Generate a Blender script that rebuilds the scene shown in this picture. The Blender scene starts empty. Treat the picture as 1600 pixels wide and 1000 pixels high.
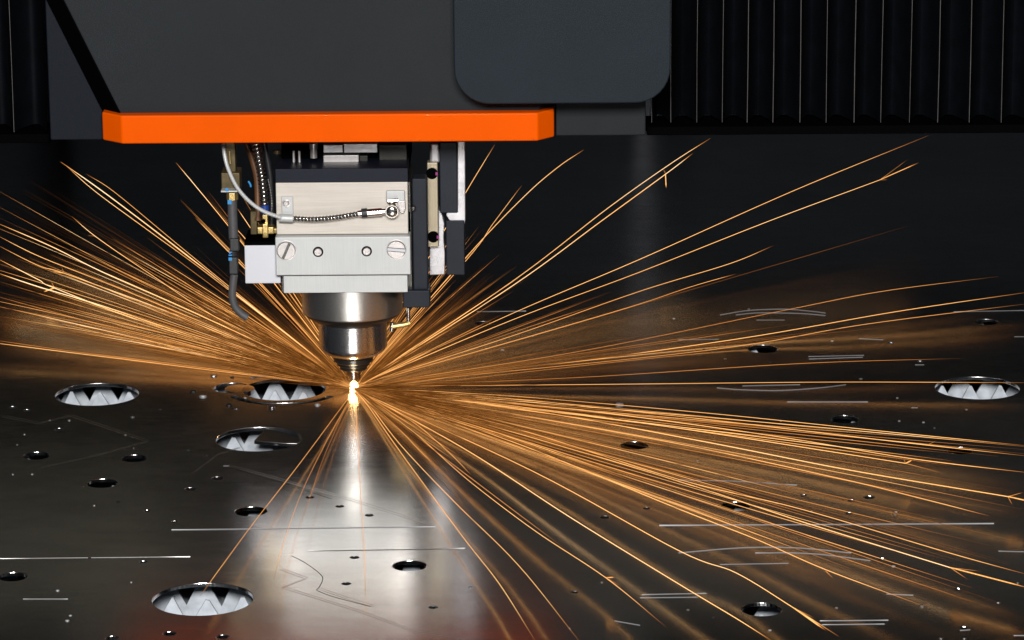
import bpy, bmesh, math, random
from math import pi, sin, cos, radians
from mathutils import Vector, Matrix

random.seed(7)
S = bpy.context.scene
COL = S.collection

# ------------------------------------------------------------------ camera
FPX, PITCH, ROLL, DIST = 5600.0, math.atan(1435 / 5600), radians(.4), 3.2
R0 = Vector((1, 0, 0)); FW = Vector((0, cos(PITCH), -sin(PITCH))); U0 = Vector((0, sin(PITCH), cos(PITCH)))
UP = U0 * cos(ROLL) + R0 * sin(ROLL); RT = R0 * cos(ROLL) - U0 * sin(ROLL)


def ray(x, y):
    return FW + RT * ((x - 800) / FPX) - UP * ((y - 500) / FPX)


CAM = -DIST * ray(553, 608)


def gnd(x, y, z=0.0):
    d = ray(x, y)
    return CAM + d * ((z - CAM.z) / d.z)


def onY(x, y, Y):
    d = ray(x, y)
    return CAM + d * ((Y - CAM.y) / d.y)


cam_d = bpy.data.cameras.new('camera'); cam = bpy.data.objects.new('camera', cam_d); COL.objects.link(cam)
cam_d.sensor_width = 36; cam_d.lens = 36 * FPX / 1600; cam_d.clip_start = .05; cam_d.clip_end = 60
m3 = Matrix((RT, UP, -FW)).transposed()
cam.matrix_world = Matrix.Translation(CAM) @ m3.to_4x4()
S.camera = cam

# ------------------------------------------------------------------ world and lamps
W = bpy.data.worlds.new('World'); S.world = W; W.use_nodes = True
bg = W.node_tree.nodes['Background']; bg.inputs[0].default_value = (.55, .7, 1, 1); bg.inputs[1].default_value = .02


def area(name, loc, target, sx, sy, power, col):
    l = bpy.data.lights.new(name, 'AREA'); l.shape = 'RECTANGLE'; l.size = sx; l.size_y = sy
    l.energy = power; l.color = col
    o = bpy.data.objects.new(name, l); COL.objects.link(o); o.location = loc
    o.rotation_euler = (Vector(target) - Vector(loc)).to_track_quat('-Z', 'Y').to_euler()
    return o


area('softbox_lamp', (.1, -2.9, 1.24), (.08, 0, .14), .72, .4, 90, (1, .985, .965))
area('added_wall_fill', (.45, .95, 1.25), (.45, 1.9, .05), .9, .1, 1.5, (.82, .9, 1))  # unseen fill, added to brighten the back wall and far sheet
pl = bpy.data.lights.new('cut_light', 'POINT'); pl.energy = .07; pl.color = (1, .55, .2); pl.shadow_soft_size = .004
plo = bpy.data.objects.new('cut_light', pl); COL.objects.link(plo); plo.location = (0, -.004, .006)

S.view_settings.view_transform = 'Standard'; S.view_settings.look = 'None'
S.view_settings.exposure = 0; S.view_settings.gamma = 1
S.render.engine = 'CYCLES'
cy = S.cycles
cy.use_denoising = True
cy.max_bounces = 8; cy.glossy_bounces = 5; cy.diffuse_bounces = 3
cy.sample_clamp_indirect = 6; cy.caustics_reflective = False; cy.caustics_refractive = False


# ------------------------------------------------------------------ materials
def mat(name, col, rough=.5, metal=0., noise=0., nscale=40., bump=0., bscale=300., stretch=None, coat=0., spec=.5,
        rnoise=0., smudge=0.):
    m = bpy.data.materials.new(name); m.use_nodes = True
    nt = m.node_tree; b = nt.nodes['Principled BSDF']
    b.inputs['Roughness'].default_value = rough; b.inputs['Metallic'].default_value = metal
    b.inputs['Specular IOR Level'].default_value = spec; b.inputs['Coat Weight'].default_value = coat
    b.inputs['Base Color'].default_value = (*col, 1)
    tc = nt.nodes.new('ShaderNodeTexCoord'); mp = nt.nodes.new('ShaderNodeMapping')
    nt.links.new(tc.outputs['Object'], mp.inputs[0])
    if stretch: mp.inputs['Scale'].default_value = stretch
    if noise or rnoise:
        n = nt.nodes.new('ShaderNodeTexNoise'); n.inputs['Scale'].default_value = nscale; n.inputs['Detail'].default_value = 5
        nt.links.new(mp.outputs[0], n.inputs['Vector'])
        if noise:
            r = nt.nodes.new('ShaderNodeMapRange'); r.inputs['From Min'].default_value = .25; r.inputs['From Max'].default_value = .75
            r.inputs['To Min'].default_value = 1 - noise; r.inputs['To Max'].default_value = 1 + noise
            nt.links.new(n.outputs[0], r.inputs[0])
            mx = nt.nodes.new('ShaderNodeVectorMath'); mx.operation = 'SCALE'; mx.inputs[0].default_value = col
            fac = r.outputs[0]
            if smudge:
                n3 = nt.nodes.new('ShaderNodeTexNoise'); n3.inputs['Scale'].default_value = 11; n3.inputs['Detail'].default_value = 6; n3.inputs['Distortion'].default_value = .8
                nt.links.new(tc.outputs['Object'], n3.inputs['Vector'])
                r3 = nt.nodes.new('ShaderNodeMapRange'); r3.inputs[1].default_value = .3; r3.inputs[2].default_value = .7; r3.inputs[3].default_value = 1 - smudge; r3.inputs[4].default_value = 1 + smudge
                nt.links.new(n3.outputs[0], r3.inputs[0])
                m4 = nt.nodes.new('ShaderNodeMath'); m4.operation = 'MULTIPLY'; nt.links.new(fac, m4.inputs[0]); nt.links.new(r3.outputs[0], m4.inputs[1]); fac = m4.outputs[0]
            nt.links.new(fac, mx.inputs['Scale']); nt.links.new(mx.outputs[0], b.inputs['Base Color'])
        if rnoise:
            r2 = nt.nodes.new('ShaderNodeMapRange'); r2.inputs['From Min'].default_value = .25; r2.inputs['From Max'].default_value = .75
            r2.inputs['To Min'].default_value = rough - rnoise; r2.inputs['To Max'].default_value = rough + rnoise
            nt.links.new(n.outputs[0], r2.inputs[0]); nt.links.new(r2.outputs[0], b.inputs['Roughness'])
    if bump:
        n2 = nt.nodes.new('ShaderNodeTexNoise'); n2.inputs['Scale'].default_value = bscale; n2.inputs['Detail'].default_value = 3
        nt.links.new(mp.outputs[0], n2.inputs['Vector'])
        bp = nt.nodes.new('ShaderNodeBump'); bp.inputs['Strength'].default_value = bump; bp.inputs['Distance'].default_value = .001
        nt.links.new(n2.outputs[0], bp.inputs['Height']); nt.links.new(bp.outputs[0], b.inputs['Normal'])
    return m


def sheet_material():
    m = bpy.data.materials.new('cold_rolled_steel'); m.use_nodes = True
    nt = m.node_tree; b = nt.nodes['Principled BSDF']; L = nt.links.new
    b.inputs['Metallic'].default_value = 1
    tc = nt.nodes.new('ShaderNodeTexCoord')

    def noise(scale, detail=4, st=(1, 1, 1)):
        mp = nt.nodes.new('ShaderNodeMapping'); mp.inputs['Scale'].default_value = st; L(tc.outputs['Object'], mp.inputs[0])
        n = nt.nodes.new('ShaderNodeTexNoise'); n.inputs['Scale'].default_value = scale; n.inputs['Detail'].default_value = detail
        L(mp.outputs[0], n.inputs['Vector']); return n.outputs[0]

    def rng(s, a, c, lo=.3, hi=.7):
        r = nt.nodes.new('ShaderNodeMapRange'); r.inputs[1].default_value = lo; r.inputs[2].default_value = hi
        r.inputs[3].default_value = a; r.inputs[4].default_value = c; L(s, r.inputs[0]); return r.outputs[0]

    def math_(op, a, c):
        n = nt.nodes.new('ShaderNodeMath'); n.operation = op
        for i, v in enumerate((a, c)):
            if isinstance(v, (int, float)): n.inputs[i].default_value = v
            else: L(v, n.inputs[i])
        return n.outputs[0]
    base = math_('MULTIPLY', rng(noise(900, 3), .92, 1.08), rng(noise(7, 5), .88, 1.1))
    base = math_('MULTIPLY', base, rng(noise(55, 4, (.25, 1, 1)), .95, 1.05))
    cmb = nt.nodes.new('ShaderNodeVectorMath'); cmb.operation = 'SCALE'; cmb.inputs[0].default_value = (.71, .695, .68)
    L(base, cmb.inputs['Scale']); L(cmb.outputs[0], b.inputs['Base Color'])
    rg = math_('ADD', rng(noise(5, 4), .155, .195), rng(noise(160, 4, (.35, 1, 1)), -.015, .02))
    # fine rubbed scratches change the gloss
    sc = rng(noise(30, 2, (.6, 25, 1)), 0, .05, .62, .68)
    L(math_('ADD', rg, sc), b.inputs['Roughness'])
    bp = nt.nodes.new('ShaderNodeBump'); bp.inputs['Strength'].default_value = .25; bp.inputs['Distance'].default_value = .0004
    h = math_('ADD', math_('MULTIPLY', noise(1500, 2), .25), math_('MULTIPLY', noise(14, 2), 3.0))
    L(h, bp.inputs['Height']); L(bp.outputs[0], b.inputs['Normal'])
    return m


M = dict(
    steel=sheet_material(),
    edge=mat('cut_edge', (.62, .6, .58), .35, 1),
    gleam=mat('bare_burr', (.42, .42, .43), .45, .4),
    scribe=mat('scribed_metal', (.85, .84, .82), .26, 1, .06, 200),
    slat=mat('galvanised_slat', (.62, .67, .73), .5, .15, .28, 90, .2, 200, smudge=.18),
    bed=mat('bed_black', (.004, .004, .0045), .9, spec=.0),
    cover=mat('charcoal_paint', (.0175, .0208, .024), .55, 0, .09, 1400, .2, 1800, spec=.15, smudge=.09),
    slate=mat('slate_paint', (.0142, .0208, .028), .55, 0, .14, 1400, .3, 1500, spec=.15, smudge=.07),
    plate=mat('dark_blue_paint', (.0085, .011, .017), .55, 0, .05, 300, .1, 900, spec=.12),
    orange=mat('orange_paint', (1, .118, .0), .42, 0, .03, 25, .06, 500, coat=.05, spec=.06, smudge=.04),
    bellow=mat('bellows_cloth', (.003, .0036, .005), .6, 0, .3, 60, .2, 400, spec=.05),
    bead=mat('bellows_bead', (.095, .09, .085), .5, 0, .35, 60),
    black=mat('black_metal', (.0022, .0022, .0026), .75, spec=.0),
    navy=mat('navy_anodised', (.008, .0105, .02), .5, 0, .1, 60, .1, 400, spec=.2),
    graphite=mat('graphite_anodised', (.02, .0245, .033), .5, 0, .15, 60, .1, 500, spec=.2),
    body=mat('gunmetal', (.05, .048, .043), .4, .6, .1, 60),
    beige=mat('brushed_nickel', (.69, .635, .565), .5, .25, .08, 30, .12, 60, (1, 1, 30), smudge=.06),
    satin=mat('satin_steel', (.64, .655, .65), .5, .25, .05, 40, .1, 60, (30, 1, 1), smudge=.05),
    white=mat('white_enamel', (.80, .81, .87), .45, 0, .03, 30),
    chrome=mat('turned_chrome', (.72, .72, .72), .22, 1, .05, 30, .06, 60, (1, 1, 30)),
    ring=mat('blasted_steel', (.7, .685, .65), .33, 1, .08, 700, .1, 1600),
    darkring=mat('dark_turned_steel', (.07, .068, .062), .35, .8),
    tip=mat('nozzle_copper_grey', (.42, .38, .34), .24, 1, .1, 60),
    bright=mat('polished_nickel', (.8, .76, .70), .16, 1, .05, 80),
    screw=mat('slotted_steel', (.62, .585, .57), .36, .7, .08, 200),
    brass=mat('brass', (.75, .55, .22), .32, .8, .1, 120),
    dullbrass=mat('dull_brass', (.12, .09, .04), .5, .5, .3, 60),
    tan=mat('tan_hose', (.16, .065, .02), .5, 0, .2, 60),
    rubber=mat('grey_rubber', (.09, .088, .092), .5, 0, .12, 200),
    darkrubber=mat('black_rubber', (.022, .022, .024), .5, 0, .1, 200),
    bluemark=mat('blue_marker', (.05, .32, .72), .5),
    navyblue=mat('blue_sleeve', (.02, .06, .3), .4),
    cast=mat('cast_aluminium', (.62, .61, .63), .45, .4, .25, 60, .5, 160),
    strip=mat('champagne_strip', (.45, .385, .27), .42, .4, .12, 60, .1, 80, (30, 30, 1)),
    purple=mat('purple_marker', (.3, .03, .2), .5),
    backwall=mat('olive_panel', (.06, .057, .043), .6, 0, .1, 3),
    olive=mat('added_panel_olive', (.15, .14, .10), .6, 0, .1, 3),
    backlow=mat('grey_panel', (.12, .13, .14), .6, 0, .1, 3),
    soot=mat('scale_dark', (.05, .047, .045), .45, .8, .2, 200),
    bead_m=mat('slag_steel', (.35, .34, .34), .3, 1, .2, 300),
)


def spark_material(name, gain):
    m = bpy.data.materials.new(name); m.use_nodes = True
    nt = m.node_tree; nt.nodes.clear(); L = nt.links.new
    out = nt.nodes.new('ShaderNodeOutputMaterial'); e = nt.nodes.new('ShaderNodeEmission'); L(e.outputs[0], out.inputs[0])
    at = nt.nodes.new('ShaderNodeAttribute'); at.attribute_name = 'glow_level'
    cr = nt.nodes.new('ShaderNodeValToRGB'); el = cr.color_ramp.elements
    el[0].position = 0; el[0].color = (.022, .007, .0015, 1)
    el[1].position = 1; el[1].color = (1, .86, .55, 1)
    for p, c in ((.25, (.15, .05, .009, 1)), (.5, (.62, .24, .055, 1)), (.75, (1, .5, .16, 1))):
        k = el.new(p); k.color = c
    L(at.outputs['Fac'], cr.inputs[0]); L(cr.outputs[0], e.inputs[0]); e.inputs[1].default_value = gain
    m.cycles.emission_sampling = 'NONE'
    return m


M['spark'] = spark_material('glowing_spark', 1.6)
M['spray'] = spark_material('glowing_spray', 1.15)
mm = bpy.data.materials.new('white_hot'); mm.use_nodes = True
nt = mm.node_tree; b = nt.nodes['Principled BSDF']; b.inputs['Emission Color'].default_value = (1, .80, .45, 1)
b.inputs['Emission Strength'].default_value = 3.2; M['hot'] = mm


# ------------------------------------------------------------------ builders
def tag(o, label=None, cat=None, group=None, kind=None):
    for k, v in (('label', label), ('category', cat), ('group', group), ('kind', kind)):
        if v: o[k] = v
    return o


def thing(name, label, cat, loc=(0, 0, 0), group=None):
    o = bpy.data.objects.new(name, None); COL.objects.link(o); o.location = loc; o.empty_display_size = .02
    return tag(o, label, cat, group)


def link(name, me, m, parent=None, bevel=0., sharp=32):
    if m: me.materials.append(M[m])
    for p in me.polygons: p.use_smooth = True
    me.set_sharp_from_angle(angle=radians(sharp))
    o = bpy.data.objects.new(name, me); COL.objects.link(o)
    if parent:
        o.parent = parent
        w = parent.location.copy()
        if parent.parent: w = parent.parent.location + parent.location
        # geometry is written in world space: undo the parents' offset
        me.transform(Matrix.Translation(-w))
    if bevel:
        bv = o.modifiers.new('edge', 'BEVEL'); bv.width = bevel; bv.segments = 2; bv.limit_method = 'ANGLE'
        bv.angle_limit = radians(30); bv.harden_normals = True
    return o


def fin(name, bm, m, parent=None, bevel=0., sharp=32):
    bmesh.ops.recalc_face_normals(bm, faces=bm.faces)
    me = bpy.data.meshes.new(name); bm.to_mesh(me); bm.free()
    return link(name, me, m, parent, bevel, sharp)


def box(bm, lo, hi):
    vs = [bm.verts.new((x, y, z)) for z in (lo[2], hi[2]) for y in (lo[1], hi[1]) for x in (lo[0], hi[0])]
    for f in ((0, 1, 3, 2), (4, 6, 7, 5), (0, 4, 5, 1), (2, 3, 7, 6), (0, 2, 6, 4), (1, 5, 7, 3)):
        bm.faces.new([vs[i] for i in f])


def prism(bm, pts, Y0, Y1):
    """outline pts (x, z) swept from Y0 to Y1"""
    a = [bm.verts.new((x, Y0, z)) for x, z in pts]; c = [bm.verts.new((x, Y1, z)) for x, z in pts]
    n = len(pts)
    bm.faces.new(a); bm.faces.new(c[::-1])
    for i in range(n): bm.faces.new((a[i], c[i], c[(i + 1) % n], a[(i + 1) % n]))


def pxbox(bm, x0, y0, x1, y1, Y, depth):
    """a box whose front stands at Y and covers that part of the photograph"""
    ym, xm = (y0 + y1) / 2, (x0 + x1) / 2
    box(bm, (onY(x0, ym, Y).x, Y, onY(xm, y1, Y).z), (onY(x1, ym, Y).x, Y + depth, onY(xm, y0, Y).z))


def boxpart(name, m, parent, x0, y0, x1, y1, Y, depth, bevel=.0008):
    bm = bmesh.new(); pxbox(bm, x0, y0, x1, y1, Y, depth); return fin(name, bm, m, parent, bevel)


def lathe(bm, c, prof, n=64, axis='Z'):
    """prof: (radius, height) pairs round a vertical (or Y) axis at c"""
    rings = []
    for r, h in prof:
        ring = []
        for i in range(n):
            a = 2 * pi * i / n
            p = (r * cos(a), r * sin(a), h) if axis == 'Z' else ((r * cos(a), h, r * sin(a)) if axis == 'Y' else (h, r * cos(a), r * sin(a)))
            ring.append(bm.verts.new((c[0] + p[0], c[1] + p[1], c[2] + p[2])))
        rings.append(ring)
    for A, B in zip(rings, rings[1:]):
        for i in range(n): bm.faces.new((A[i], A[(i + 1) % n], B[(i + 1) % n], B[i]))
    bm.faces.new(rings[0]); bm.faces.new(rings[-1])


def tube(bm, pts, rad, n=10, lay=None, heat=None, cap=True):
    rings = []; up = Vector((.13, .31, .94)); N = len(pts)
    for i, p in enumerate(pts):
        t = (pts[min(i + 1, N - 1)] - pts[max(i - 1, 0)]).normalized()
        u = up - t * up.dot(t); u.normalize(); v = t.cross(u)
        r = rad[i] if isinstance(rad, (list, tuple)) else rad
        ring = [bm.verts.new(p + (u * cos(2 * pi * k / n) + v * sin(2 * pi * k / n)) * r) for k in range(n)]
        if lay is not None:
            for w in ring: w[lay] = heat[i]
        rings.append(ring)
    for A, B in zip(rings, rings[1:]):
        for k in range(n): bm.faces.new((A[k], A[(k + 1) % n], B[(k + 1) % n], B[k]))
    if cap: bm.faces.new(rings[0]); bm.faces.new(rings[-1][::-1])


def slab(bm, outline_bot, outline_top):
    """joins two plan outlines of the same length, (x, y, z) each"""
    a = [bm.verts.new(p) for p in outline_bot]; c = [bm.verts.new(p) for p in outline_top]; n = len(a)
    bm.faces.new(a[::-1]); bm.faces.new(c)
    for i in range(n): bm.faces.new((a[i], a[(i + 1) % n], c[(i + 1) % n], c[i]))


def smooth(pts, k=10):
    """Catmull-Rom through pts"""
    P = [pts[0] * 2 - pts[1]] + list(pts) + [pts[-1] * 2 - pts[-2]]; out = []
    for i in range(1, len(P) - 2):
        a, b_, c, d = P[i - 1:i + 3]
        for j in range(k):
            t = j / k
            out.append(.5 * (2 * b_ + (c - a) * t + (2 * a - 5 * b_ + 4 * c - d) * t * t + (3 * b_ - a - 3 * c + d) * t ** 3))
    return out + [pts[-1]]


def resample(pts, step):
    out = [pts[0]]; acc = 0
    for a, b_ in zip(pts, pts[1:]):
        L_ = (b_ - a).length; d = step - acc
        while d <= L_:
            out.append(a.lerp(b_, d / L_)); d += step
        acc = (acc + L_) % step
    return out


# ------------------------------------------------------------------ steel sheet with its holes
T = .003
BIG = [(317, 936, 78.5), (151.5, 616, 65), (404.5, 686, 67), (444, 608, 65), (1527, 606, 66)]
MID = [(392, 799, 25), (640, 884, 26.5), (20, 901, 22), (1192, 545, 24), (1542, 503, 18), (1190, 952, 32), (991, 696, 22),
       (160, 755, 24), (57, 712, 21), (210, 716, 20), (755, 505, 13), (1320, 655, 22), (1148, 791, 24), (1500, 704, 20), (362, 606, 29)]
SMALL = [(484, 777, 6.5), (531, 791, 6.5), (577, 805, 6.5), (554, 871, 7), (541, 912, 7), (677, 949, 7), (340, 747, 9), (298, 764, 9),
         (945, 808, 8), (1358, 777, 9), (224, 878, 6), (93, 671, 8), (20, 636, 6), (43, 641, 6), (265, 990, 10), (348, 995, 10),
         (175, 997, 10), (1327, 802, 6), (1330, 782, 6), (1255, 774, 6), (1378, 874, 7), (1497, 921, 6), (1506, 981, 7), (230, 798, 5),
         (273, 815, 5), (898, 925, 6), (503, 99 + 151, 5), (1010, 794, 6), (370, 640, 5), (1437, 565, 5), (1392, 536, 5)]
SMALL = [s for s in SMALL if s[1] > 300]
HOLES = []
for x, y, h in BIG + MID + SMALL:
    c = gnd(x, y); HOLES.append((c, (gnd(x + h, y) - c).length))
cu = bpy.data.curves.new('sheet_outline', 'CURVE'); cu.dimensions = '2D'; cu.fill_mode = 'BOTH'; cu.extrude = T / 2 - .0004; cu.bevel_depth = .0004
cu.bevel_resolution = 1


def poly(pts):
    sp = cu.splines.new('POLY'); sp.points.add(len(pts) - 1); sp.use_cyclic_u = True
    for p, q in zip(sp.points, pts): p.co = (q[0], q[1], 0, 1)


poly([(-1.6, -1.15), (1.9, -1.15), (1.9, 1.9), (-1.6, 1.9)])
for c, r in HOLES:
    n = 72 if r > .03 else (40 if r > .007 else 16)
    poly([(c.x + (r + .0004) * cos(2 * pi * i / n), c.y + (r + .0004) * sin(2 * pi * i / n)) for i in range(n)])
# a crescent slot just in front of one large hole
c, r = HOLES[3]
A = [radians(a) for a in range(205, 336, 6)]
poly([(c.x + (r * 1.22) * cos(a), c.y + (r * 1.22) * sin(a)) for a in A] + [(c.x + (r * 1.42) * cos(a), c.y + (r * 1.42) * sin(a)) for a in A[::-1]])
tmp = bpy.data.objects.new('tmp', cu); COL.objects.link(tmp)
me = bpy.data.meshes.new_from_object(tmp.evaluated_get(bpy.context.evaluated_depsgraph_get()))
bpy.data.objects.remove(tmp); me.name = 'steel_sheet'
me.transform(Matrix.Translation((0, 0, -T / 2))); me.materials.clear(); me.materials.append(M['steel'])
for p in me.polygons: p.use_smooth = False
sheet = bpy.data.objects.new('steel_sheet', me); COL.objects.link(sheet)
tag(sheet, 'dark glossy steel sheet full of round holes under the cutting nozzle', 'metal sheet')


def ridge(name, pts, w, h, m, parent=sheet):
    """a low burr standing along a line on the sheet"""
    bm = bmesh.new(); prev = None
    for i, p in enumerate(pts):
        t = (pts[min(i + 1, len(pts) - 1)] - pts[max(i - 1, 0)]).normalized(); nrm = Vector((-t.y, t.x, 0))
        k = w * (.25 if i in (0, len(pts) - 1) else 1)
        row = [bm.verts.new(p + nrm * k / 2), bm.verts.new(p + Vector((0, 0, h))), bm.verts.new(p - nrm * k / 2)]
        if prev:
            bm.faces.new((prev[0], row[0], row[1], prev[1])); bm.faces.new((prev[1], row[1], row[2], prev[2]))
        prev = row
    return fin(name, bm, m, parent, sharp=80)


def px_line(pts, k=1):
    P = [gnd(x, y, .0001) for x, y in pts]
    return smooth(P, 8) if len(P) > 2 else [P[0].lerp(P[1], i / 12) for i in range(13)]


LINES = [((268, 828), (680, 823)), ((0, 873), (297, 870)), ((36, 936), (106, 936)), ((1030, 821), (1553, 818)), ((1230, 628), (1356, 628)),
         ((1263, 557), (1350, 555)), ((1264, 561), (1348, 558)), ((1182, 500), (1226, 500)), ((1342, 529), (1380, 531)), ((1490, 487), (1600, 485)),
         ((1060, 531), (1123, 530)), ((960, 970), (1000, 977)), ((1003, 929), (1104, 927)), ((1000, 934), (1090, 933)), ((1281, 970), (1388, 969)),
         ((1284, 976), (1382, 975)), ((1385, 928), (1427, 930)), ((1125, 882), (1232, 880)), ((1560, 861), (1600, 862)), ((690, 857), (727, 856)),
         ((480, 861), (726, 857)), ((745, 487), (822, 486)), ((349, 728), (358, 728)), ((1500, 985), (1516, 984)), ((1584, 993), (1600, 993)),
         ((1430, 570), (1444, 570)), ((1424, 637), (1434, 637)), ((1585, 526), (1600, 526))]
ARCS = [((1125, 492), (1170, 485), (1225, 483), (1265, 486), (1290, 489)), ((1150, 492), (1180, 489), (1220, 489), (1255, 490), (1290, 493)),
        ((1120, 606), (1160, 609), (1220, 610), (1280, 606), (1322, 601)), ((1060, 864), (1140, 857), (1200, 855), (1260, 857), (1330, 864)),
        ((1180, 864), (1240, 864), (1290, 867), (1360, 876)), ((1160, 603), (1200, 602), (1250, 601)), ((1060, 750), (1150, 752), (1245, 758))]
for i, l in enumerate(LINES):
    thick = .0009 if i in (0, 3, 4) else .0005 if i in (1, 2, 20, 21, 6, 9) else .0006
    ridge('cut_line', px_line(l), thick * random.uniform(.8, 1.15), .0003 if thick < .0008 else .00045, 'edge' if i in (1, 20) else 'gleam')
for a in ARCS: ridge('cut_line', px_line(a), .0008, .0004, 'gleam')
SCR = [((352, 727), (430, 748), (560, 785), (677, 822)), ((436, 889), (478, 904), (440, 918)), ((440, 918), (560, 955), (650, 988), (720, 996)),
       ((0, 650), (60, 662), (110, 650), (230, 690)), ((230, 690), (150, 712), (60, 732)), ((300, 740), (340, 710), (375, 700)),
       ((497, 920), (560, 941), (585, 948))]
for s in SCR:
    for q in range(2):
        pts = [(x + q * 2.5, y - q * 2.2) for x, y in s]
        P = []
        for a, b_ in zip(pts, pts[1:]): P += [gnd(*a, .00012).lerp(gnd(*b_, .00012), t / 6) for t in range(6)]
        ridge('scribe_line', P + [gnd(*pts[-1], .00012)], .0014 - .0005 * q, .000003, 'scribe')
DK = [((455, 868), (478, 880), (503, 900), (500, 915), (494, 922)), ((494, 922), (520, 932), (580, 948)), ((360, 730), (470, 764), (520, 780))]
for s in DK: ridge('dark_scribe_line', px_line(s), .0006, .00001, 'soot')

# ------------------------------------------------------------------ serrated slats under the sheet
PITCHX, SY0, SSP, TIPZ, DEEP = .02606, .0175, .048, -.0055, .0225
PH = {-12: -.0865, -3: -.0986, 0: .5533, 1: -.0572 + .0085, -11: -.0865 + .0195, -2: -.0986 + .019, 2: .004}
SL_LABEL = {
    -12: 'saw-toothed slat whose tips stand mid-way in the near large hole at the dark corner',
    -11: 'saw-toothed slat behind the first one inside the near large hole',
    -3: 'saw-toothed slat partly covered by the loose disc in its hole',
    -2: 'saw-toothed slat behind the loose disc, reaching up to the hole rim',
    0: 'saw-toothed slat with small white tips in the far outer holes level with the nozzle',
    1: 'saw-toothed slat filling the spark-lit hole beside the nozzle with large white teeth',
    2: 'shaded saw-toothed slat at the back of the spark-lit hole beside the nozzle',
}
SL_LABEL |= {
    -1: 'saw-toothed slat hidden almost wholly under the near rim of the far outer holes',
    -4: 'saw-toothed slat glimpsed in the small holes level with the loose disc',
    -6: 'saw-toothed slat glimpsed in the small hole amid the dark outer corner',
    -7: 'saw-toothed slat glimpsed in the pale-rimmed hole beside the long bright line',
    -10: 'saw-toothed slat glimpsed in the plain middle hole on the bright glare',
    -13: 'saw-toothed slat glimpsed in the plain hole near the lower spark fork',
    3: 'saw-toothed slat whose two white tips show in the hole under the pale arcs',
    5: 'farthest saw-toothed slat, glimpsed in the small holes behind the cutting head',
}
need = set()
for c, r in HOLES:
    if r < .0065: continue
    k0 = math.ceil((c.y - r + .010 - SY0) / SSP); k1 = math.floor((c.y + r + .045 - SY0) / SSP)
    need |= set(range(k0, k1 + 1))
    if __name__ == 'dbg': print('SL', round(r, 3), HOLES.index((c, r)), k0, k1)
for k in sorted(need):
    Y = SY0 + SSP * k; ph = PH.get(k, (k * .0093) % PITCHX); bm = bmesh.new()
    x0 = ph - PITCHX * round((ph + .95) / PITCHX); n = int((1.5 + .75 - x0 - .75 + .5) / PITCHX)
    n = int((1.25 - x0) / PITCHX)
    pts = []
    for i in range(n):
        xc = x0 + i * PITCHX; j = -random.random() ** 2 * .0022; jx = random.uniform(-.0007, .0007); w_ = random.uniform(.0006, .0017)
        pts += [(xc - w_ + jx, TIPZ + j), (xc + w_ + jx, TIPZ + j - random.uniform(0, .0007)), (xc + PITCHX / 2 + random.uniform(-.0006, .0006), TIPZ - DEEP + random.uniform(-.0012, .0012))]
    top = [(x, z) for x, z in pts]; zb = -.09
    fr = []; bk = []
    for x, z in top:
        fr.append((bm.verts.new((x, Y, z)), bm.verts.new((x, Y, zb)))); bk.append((bm.verts.new((x, Y + .0025, z)), bm.verts.new((x, Y + .0025, zb))))
    for i in range(len(top) - 1):
        bm.faces.new((fr[i][0], fr[i + 1][0], fr[i + 1][1], fr[i][1])); bm.faces.new((bk[i][0], bk[i][1], bk[i + 1][1], bk[i + 1][0]))
        bm.faces.new((fr[i][0], bk[i][0], bk[i + 1][0], fr[i + 1][0]))
    o = fin('support_slat', bm, 'slat', None, sharp=10)
    tag(o, SL_LABEL.get(k, 'saw-toothed slat under the sheet glimpsed only in the smaller holes'), 'support slat', 'serrated support slats under the sheet')
bm = bmesh.new(); box(bm, (-1.6, -1.15, -.13), (1.9, 1.9, -.12)); tag(fin('table_bed', bm, 'bed'), kind='structure')

# loose pieces lying in the holes
t = thing('cut_disc', 'loose dark steel disc tilted in the hole in front of the spark-lit one', 'metal scrap', gnd(428, 681))
bm = bmesh.new()
pp = [(416, 668.5), (430, 667.5), (446, 668), (458, 671), (466, 675.5), (471, 682), (471.5, 688), (464, 693), (445, 692.5), (430, 691), (412, 690), (397, 688.5)]
G = [gnd(x, y, -.0005 - .002 * max(0, (x - 400) / 70)) for x, y in pp]
slab(bm, [p - Vector((0, 0, .003)) for p in G], G)
fin('disc_plate', bm, 'steel', t, .0003)
t = thing('cut_slug', 'small dark round slug filling most of the hole beside the spark-lit one', 'metal scrap', gnd(372, 607))
c, r = HOLES[len(BIG) + 14]
bm = bmesh.new(); lathe(bm, (c.x + r * .42, c.y, 0), [(r * .8, -.005), (r * .8, -.0005)], 40)
fin('slug_plate', bm, 'steel', t, .0003)
# curled rim beyond the spark-lit hole
c, r = HOLES[3]
bm = bmesh.new()
tube(bm, [Vector((c.x + r * 1.35 * cos(radians(a)), c.y + r * 1.35 * sin(radians(a)), .0006)) for a in range(40, 131, 5)], .0007, 6)
fin('raised_rim', bm, 'gleam', sheet)

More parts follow.
